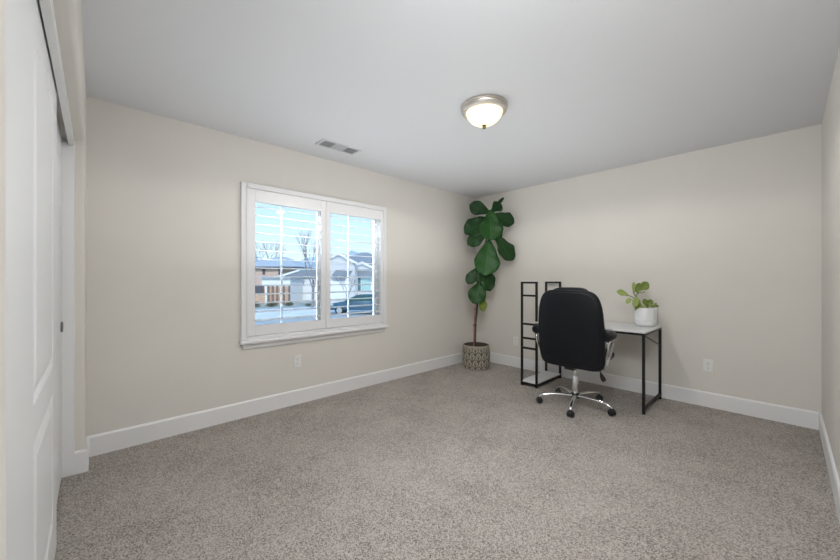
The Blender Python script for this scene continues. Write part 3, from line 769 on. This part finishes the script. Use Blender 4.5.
def hiproof(bm, x0, x1, y0, y1, ze, zr, inset):
    a = [bm.verts.new(p) for p in ((x0,y0,ze),(x1,y0,ze),(x1,y1,ze),(x0,y1,ze))]; ym = (y0+y1)/2
    r1 = bm.verts.new((x0+inset, ym, zr)); r2 = bm.verts.new((x1-inset, ym, zr))
    for f in ((a[0],a[1],r2,r1),(a[2],a[3],r1,r2),(a[3],a[0],r1),(a[1],a[2],r2),(a[3],a[2],a[1],a[0])): bm.faces.new(f)
def gable(parent, cx, ze, hw_, h, y0, y1, roofm, wallm):
    """front gable: roof slabs, white barge boards, wall under it"""
    bm = bmesh.new(); prism(bm, [(cx-hw_,ze),(cx,ze+h),(cx+hw_,ze)], 'y', y0+0.15, y1); obj('gable_wall', bm, wallm, parent, smooth=False)
    bm = bmesh.new(); t_ = 0.16
    prism(bm, [(cx-hw_-0.25,ze-0.06),(cx,ze+h+0.08),(cx+hw_+0.25,ze-0.06),(cx+hw_+0.25,ze-0.06+t_),(cx,ze+h+0.08+t_),(cx-hw_-0.25,ze-0.06+t_)], 'y', y0, y1); obj('roof', bm, roofm, parent, smooth=False)
    bm = bmesh.new()
    prism(bm, [(cx-hw_-0.3,ze-0.18),(cx,ze+h-0.02),(cx+hw_+0.3,ze-0.18),(cx+hw_+0.3,ze+0.10),(cx,ze+h+0.26),(cx-hw_-0.3,ze+0.10)], 'y', y0-0.06, y0); obj('barge_board', bm, M['fascia'], parent, smooth=False)

# house across the street, seen in the right panel
hc = thing('house', 'pale grey house with twin gables and dark hipped roof, beyond the car', 'house', (-29.72, 16.22, GZ), YAW)
def C_(u, v): x, z = at(u, v, 38, 350); return x, z-GZ
xl, ze = C_(327, 262); xr_, _ = C_(378, 262); _, zr = C_(350, 249)
bm = bmesh.new(); hiproof(bm, xl, xr_+1.2, 0.6, 9.0, ze-0.1, zr, 3.0); obj('roof', bm, M['roof'], hc, smooth=False)
bm = bmesh.new(); box(bm, xl+0.4, xr_+0.8, 1.0, 8.6, 0, ze-0.1); obj('wall', bm, M['stucco_pale'], hc, smooth=False)
cx, za = C_(341, 255.5); _, zg = C_(341, 264.5); gable(hc, cx, zg, 1.85, za-zg, -1.2, 5.0, M['roof'], M['stucco_pale'])
obj('garage_wall', bx(cx-1.7, cx+1.7, -1.0, 1.0, 0, zg+0.02), M['stucco_pale'], hc, smooth=False)
bm = bmesh.new(); z2 = C_(0, 299.5)[1]; z1_ = C_(0, 281)[1]
box(bm, cx-1.35, cx+1.0, -1.05, -1.0, max(0.02, z2), z1_)
for k in range(1, 4): box(bm, cx-1.35, cx+1.0, -1.07, -1.05, z2+(z1_-z2)*k/4-0.03, z2+(z1_-z2)*k/4+0.01)
obj('garage_door', bm, M['fascia'], hc, smooth=False)
cx2, za2 = C_(363, 264); _, zg2 = C_(363, 269.5); gable(hc, cx2, zg2, 1.35, za2-zg2, -0.6, 3.0, M['roof'], M['stucco_pale'])
xw0, zw1 = C_(353.5, 277); xw1, zw0 = C_(369.5, 291)
fr_ = obj('front_window', bx(xw0-0.12, xw1+0.12, 0.93, 0.98, zw0-0.1, zw1+0.1), M['fascia'], hc, smooth=False)
xm = xw0+(xw1-xw0)*0.36
obj('pane', bx(xw0, xm, 0.90, 0.93, zw0, zw1), M['house_glass'], fr_, smooth=False); obj('pane', bx(xm+0.06, xw1, 0.90, 0.93, zw0, zw1), M['house_glass_pale'], fr_, smooth=False)
xp, zp = C_(345, 271.5); _, zp2 = C_(345, 277.5)
bm = bmesh.new(); prism(bm, [(xp-1.1, zp2+0.25),(xp-0.6, zp+0.1),(xp+1.0, zp),(xp+0.2,zp2-0.05),(xp-0.7,zp2-0.05)], 'y', -1.5, -1.02); obj('porch_roof', bm, M['roof'], hc, smooth=False)

# left panel: house with low pale roof, white side wall
hb = thing('house', 'white house with a low grey roof, seen behind the bare street tree', 'house', (-37.37, 13.93, GZ), YAW)
def B_(u, v): x, z = at(u, v, 42, 300); return x, z-GZ
x_, z_ = B_(280, 277); x2_, z2_ = B_(321, 270)
obj('wall', bx(x_+0.3, x2_-0.4, 0.3, 5, 0, z_), M['fascia'], hb, smooth=False)
bm = bmesh.new(); prism(bm, [(x_-0.4, z_-0.05),(x2_-2.6, z2_),(x2_-0.1, z2_),(x2_-0.1, z_-0.05)], 'y', 0, 5.3); obj('roof', bm, M['roof'], hb, smooth=False)
bm = bmesh.new(); prism(bm, [(x_-0.5, z_-0.2),(x2_-2.6, z2_-0.12),(x2_-2.6, z2_+0.08),(x_-0.5, z_+0.06)], 'y', -0.1, 0); obj('barge_board', bm, M['fascia'], hb, smooth=False)
for u in (291.5, 311.5):
    xa_, za_ = B_(u, 299); xb_, zb_ = B_(u+2, 280); obj('side_window', bx(xa_, xb_, 0.24, 0.3, za_, zb_), M['shutter_dark'], hb, smooth=False)

# left panel: tan house
ha = thing('house', 'tan house with a pale grey roof at the left edge of the view', 'house', (-44.17, 12.54, GZ), YAW)
def A_(u, v): x, z = at(u, v, 46, 268); return x, z-GZ
xa_, ze_ = A_(244, 266.5); xb_, zr_ = A_(282, 257)
bm = bmesh.new(); hiproof(bm, xa_-1, xb_+2.2, 0, 9, ze_, zr_+0.3, 3.4); obj('roof', bm, M['roof_pale'], ha, smooth=False)
obj('wall', bx(xa_-0.6, xb_-0.6, 0.5, 8.5, 0, ze_), M['stucco_tan'], ha, smooth=False)
obj('eave_board', bx(xa_-1, xb_-0.2, -0.05, 0.05, ze_-0.22, ze_), M['shutter_dark'], ha, smooth=False)
for u0_, u1_ in ((261, 263.5), (277, 279)):
    p_, q_ = A_(u0_, 274.5); p2, q2 = A_(u1_, 269); obj('side_window', bx(p_, p2, 0.42, 0.5, q_, q2), M['shutter_dark'], ha, smooth=False)

# garage and fence in front of it
gg = thing('garage', 'low white garage standing behind the tan fence', 'garage', (-35.2, 9.9, GZ), YAW)
def G_(u, v): x, z = at(u, v, 38, 277); return x, z-GZ
p_, q_ = G_(266, 285); p2, q2 = G_(294, 278.5)
obj('wall', bx(p_, p2, 0, 4, 0, q2), M['fascia'], gg, smooth=False)
obj('roof', bx(p_-0.2, p2+0.2, -0.25, 4.2, q2, q2+0.16), M['roof_pale'], gg, smooth=False)
fc = thing('fence', 'tan board fence with dark posts left of the white house', 'fence', (-33.36, 9.43, GZ), YAW)
def F_(u, v): x, z = at(u, v, 36, 275); return x, z-GZ
p_, q_ = F_(251, 300.5); p2, q2 = F_(290, 286.5)
bm = bmesh.new(); x = p_
while x < p2-0.01: box(bm, x, min(x+0.19, p2), 0, 0.04, 0.02, q2); x += 0.21
obj('boards', bm, M['fence'], fc, smooth=False)
for u in (266.5, 268.8, 273, 277.5, 284, 289.5):
    xx, _ = F_(u, 0); obj('post', bx(xx-0.09, xx+0.09, -0.12, 0, 0, q2+0.06), M['fence_post'] if u != 266.5 else M['fascia'], fc, smooth=False)
gw_ = F_(254, 285.8); gw2 = F_(264, 293)
obj('gate', bx(gw_[0], gw2[0], -0.06, -0.01, gw2[1], gw_[1]), M['shutter_dark'], fc, smooth=False)

# bare trees
def tree(label, loc, h, seed, spread=0.5, rad=0.10, group=None):
    r_ = random.Random(seed); root = thing('bare_tree', label, 'tree', loc, 0, group)
    bt, bb = bmesh.new(), bmesh.new()
    top = Vector((r_.uniform(-.1,.1), r_.uniform(-.1,.1), h*0.30))
    tube(bt, [(0,0,0), top*0.5, top], [rad, rad*0.8, rad*0.65], 8)
    def grow(p, d, ln, rr, depth):
        q_ = p + d*ln; mid = (p+q_)/2 + Vector((r_.uniform(-1,1), r_.uniform(-1,1), 0))*ln*0.05
        tube(bb, [p, mid, q_], [rr, rr*0.8, rr*0.6], 5)
        if depth == 0: return
        for _ in range(3 if depth > 1 else 2):
            nd = (d + Vector((r_.uniform(-1,1)*spread, r_.uniform(-1,1)*spread, r_.uniform(-0.1,0.45)))).normalized()
            grow(q_, nd, ln*r_.uniform(0.6,0.85), rr*0.6, depth-1)
    for k in range(4):
        a = k*pi/2 + r_.uniform(-.4,.4); grow(top*(0.8+0.05*k), Vector((cos(a)*spread, sin(a)*spread, 1)).normalized(), h*0.24, rad*0.5, 4)
    obj('trunk', bt, M['bark'], root); obj('branches', bb, M['bark'], root)
tree('tall bare street tree standing before the white house', (-24.7, 9.4, GZ), 6.4, 11, 0.40, 0.13)
tree('thin bare tree rising behind the tan house', (-66.0, 19.6, GZ), 11.0, 5, 0.5, 0.18)
tree('small bare tree by the garage of the twin-gabled house', (-26.0, 13.45, GZ), 3.2, 23, 0.5, 0.06)

# shrubs along the far verge
def shrub(label, loc, r, seed):
    r_ = random.Random(seed); bm = bmesh.new()
    for k in range(150):
        d = Vector((r_.gauss(0,1), r_.gauss(0,1), abs(r_.gauss(0,0.8)))).normalized()
        p = Vector((0,0,0.05)); q_ = d*r*r_.uniform(0.7,1.05); q_.z = q_.z*0.8 + 0.08
        tube(bm, [p, (p+q_)/2+Vector((r_.uniform(-.05,.05),r_.uniform(-.05,.05),0.04)), q_], [0.02,0.03,0.008], 4)
    ext('shrub', bm, M['bush'], label, 'shrub').location = loc
shrub('low olive shrub at the foot of the fence, leftmost of the verge', (-30.6, 6.4, GZ), 0.75, 1)
shrub('low shrub on the verge in front of the dark posts', (-30.4, 8.0, GZ), 0.65, 2)
shrub('low shrub on the verge right of the fence end', (-29.9, 9.5, GZ), 0.5, 3)
shrub('little shrub on the verge below the white house', (-28.3, 10.7, GZ), 0.35, 4)

# parked car
car = thing('car', 'dark blue car parked on the street, front facing left', 'car', (-18.45, 9.23, GZ+0.02), YAW)
def carbody():
    # side profile, x from nose (-1.5) to tail (2.95)
    low = [(-1.50,0.32),(-1.56,0.50),(-1.50,0.72),(-1.20,0.86),(-0.45,0.98),(2.75,1.02),(2.92,0.80),(2.95,0.50),(2.88,0.32)]
    bm = bmesh.new(); rings = []
    for yy, sc in ((0.0,0.0),(0.05,0.5),(0.12,0.9),(0.25,1.0),(1.45,1.0),(1.60,0.9),(1.68,0.5),(1.72,0.0)):
        ring = []
        for x, z in low:
            cxm, czm = 0.7, 0.62; f = 0.95+0.05*sc
            ring.append(bm.verts.new((cxm+(x-cxm)*f, yy, czm+(z-czm)*f)))
        rings.append(ring)
    n_ = len(low)
    for A, B in zip(rings, rings[1:]):
        for i in range(n_): bm.faces.new((A[i], A[(i+1)%n_], B[(i+1)%n_], B[i]))
    bm.faces.new(rings[0]); bm.faces.new(rings[-1][::-1]); return bm
obj('body', carbody(), M['car'], car, angle=50)
def cabin(inset, x, z): pass
bm = bmesh.new()
lo = [(-0.45,0.96),(2.55,1.0)]; hi = [(0.42,1.42),(2.05,1.43)]
A = [bm.verts.new(p) for p in ((-0.50,0.06,0.96),(2.60,0.06,1.0),(2.60,1.66,1.0),(-0.50,1.66,0.96))]
B = [bm.verts.new(p) for p in ((0.38,0.24,1.40),(2.10,0.24,1.42),(2.10,1.48,1.42),(0.38,1.48,1.40))]
for i in range(4): bm.faces.new((A[i],A[(i+1)%4],B[(i+1)%4],B[i]))
bm.faces.new(B); bm.faces.new(A[::-1]); obj('cabin_glass', bm, M['car_glass'], car, smooth=False)
bm = bmesh.new(); prism(bm, [(0.34,1.40),(0.60,1.455),(1.3,1.475),(1.95,1.46),(2.14,1.41)], 'y', 0.22, 1.50); obj('roof_panel', bm, M['car'], car, bevel=0.02)
for xa_, za_, xb_, zb_ in ((1.02,0.98,1.06,1.43),(1.98,0.99,1.80,1.43)):
    bm = bmesh.new(); tube(bm, [(xa_,0.05,za_),(xb_,0.23,zb_)], 0.035, 6); obj('door_pillar', bm, M['car'], car)
for x in (-0.78, 2.10):
    for yy in (0.09, 1.63):
        bm = bmesh.new(); lathe(bm, [(0.20,-0.10),(0.30,-0.10),(0.32,-0.07),(0.32,0.07),(0.30,0.10),(0.20,0.10)], 28, (x, yy, 0.32), 'y'); wh = obj('wheel', bm, M['tyre'], car)
        bm = bmesh.new(); sy = yy-0.104 if yy < 1 else yy+0.104
        lathe(bm, [(0.205,-0.004),(0.205,0.004),(0.0,0.006)], 24, (x, sy, 0.32), 'y'); obj('rim', bm, M['alloy'], wh)
bm = bmesh.new(); box(bm, -1.50, -1.22, -0.015, 0.25, 0.66, 0.78); obj('headlight', bm, M['alloy'], car, bevel=0.03)
